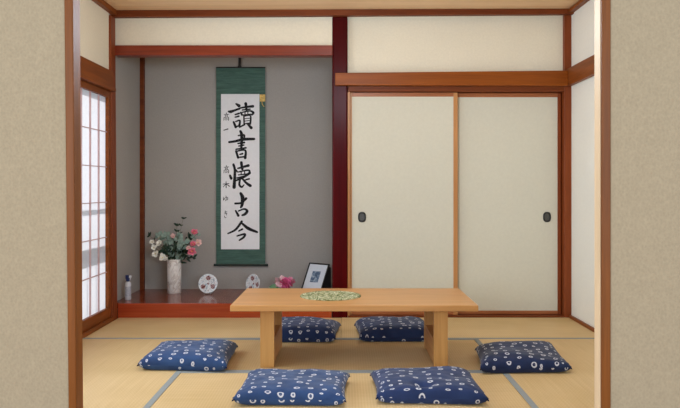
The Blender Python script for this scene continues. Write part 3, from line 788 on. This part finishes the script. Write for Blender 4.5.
bm = bmesh.new(); tube(bm, [(0, 0, .09), (.0, .01, .05), (.01, 0, .006), (.05, -.01, .004)], .006, 8); finish(bm, 'stem', M['stem'], PE, True)

# photo frame leaning on its easel back, turned to the left
fx, fy, _ = TP(309.7, 294)
PF = thing('picture_frame', 'black picture frame with white mount and small blue print, beside the crimson pillar', 'picture frame', (fx, fy, TZ), R(-35))
def lean(o): o.rotation_euler = (R(-28), 0, 0); o.location = (0, 0, .002)
W2, H2 = .117, .305
bm = bmesh.new()
bx(bm, -W2, -W2+.012, 0, .018, 0, H2, .002); bx(bm, W2-.012, W2, 0, .018, 0, H2, .002)
bx(bm, -W2+.012, W2-.012, 0, .018, 0, .012, .002); bx(bm, -W2+.012, W2-.012, 0, .018, H2-.012, H2, .002)
fr = finish(bm, 'frame', M['black'], PF); lean(fr)
o = box('mount_board', -W2+.012, W2-.012, .006, .014, .012, H2-.012, plain('white_mount', (226, 232, 240), .4), 0, PF); lean(o); mb = o
t = NT('blue_print'); nz = t.n('ShaderNodeTexNoise', Scale=26.0, Detail=4.0, Distortion=1.0); t.l(t.coord(), nz.inputs['Vector'])
t.l(t.ramp(nz.outputs[0], [(.35, lin((62, 84, 116))), (.5, lin((104, 128, 156))), (.66, lin((190, 204, 216)))]), t.b.inputs['Base Color'])
o = box('print', -.046, .046, .0045, .0055, .115, .225, t.m, 0, mb)
bm = bmesh.new(); q = .052
hexa(bm, [(-.02, .030, .001), (W2-.004, .030, .001), (W2-.004, .175, .001), (-.02, .175, .001),
          (-.02, .030+.24*math.tan(R(28)), .24), (W2-.004, .030+.24*math.tan(R(28)), .24), (W2-.004, .175, .235), (-.02, .175, .235)])
finish(bm, 'easel_shade_wedge', M['black'], PF)  # stand made a solid black wedge, so its shaded gap reads dark

# spray bottle
bx_, by_, _ = TP(128, 299.8)
SB = thing('spray_bottle', 'small white and blue spray bottle on the alcove board by the corner post', 'bottle', (bx_, by_, TZ))
bm = bmesh.new(); lathe(bm, [(.022, 0), (.026, .005), (.026, .135), (.023, .150), (.012, .160), (.012, .166)], 24); finish(bm, 'bottle_body', plain('white_plastic', (214, 214, 220), .3), SB, True); BB = SB.children[0] if SB.children else [o for o in C.objects if o.parent == SB][0]
bm = bmesh.new(); lathe(bm, [(.0265, .035), (.0265, .118)], 24, cap=False)
t = NT('printed_label'); br_ = t.n('ShaderNodeTexBrick', Scale=60.0); t.l(t.coord((1, 1, 1), (R(90), 0, 0)), br_.inputs['Vector'])
br_.inputs['Color1'].default_value = lin((70, 80, 112)); br_.inputs['Color2'].default_value = lin((130, 136, 160)); br_.inputs['Mortar'].default_value = lin((226, 226, 230)); br_.inputs['Mortar Size'].default_value = .05
t.l(br_.outputs[0], t.b.inputs['Base Color'])
finish(bm, 'printed_band', t.m, BB, True)
bm = bmesh.new(); lathe(bm, [(.014, .160), (.017, .163), (.017, .182), (.012, .186)], 20)
hexa(bm, [(-.020, -.012, .183), (.012, -.012, .183), (.012, .012, .183), (-.020, .012, .183), (-.020, -.011, .216), (.004, -.011, .216), (.004, .011, .216), (-.020, .011, .216)], .002)
bp = finish(bm, 'spray_head', plain('navy_plastic', (30, 44, 92), .35), SB)
bm = bmesh.new(); bx(bm, .010, .030, -.006, .006, .192, .212, .003); hexa(bm, [(.012, -.004, .165), (.017, -.004, .165), (.017, .004, .165), (.012, .004, .165), (.020, -.004, .195), (.026, -.004, .195), (.026, .004, .195), (.020, .004, .195)])
finish(bm, 'trigger', plain('white_nozzle', (232, 232, 236), .35), bp)

# unseen pendant added to give the room fill a source (hangs above the frame)
LP = thing('added_pendant', 'added unseen pendant lamp, square and wooden, over the low table', 'lamp', (0, 4.1, 2.28))
bm = bmesh.new()
for s in (-1, 1):
    bx(bm, s*.25-.012, s*.25+.012, -.262, .262, 0, .10, .002); bx(bm, -.238, .238, s*.25-.012, s*.25+.012, 0, .10, .002)
finish(bm, 'frame', M['trim_x'], LP)
bm = bmesh.new(); bx(bm, -.238, .238, -.238, .238, .02, .09); finish(bm, 'lamp_shade', M['paper'], LP)
bm = bmesh.new(); tube(bm, [(0, 0, .09), (0, 0, .299)], .006, 8); finish(bm, 'cord', M['black'], LP)
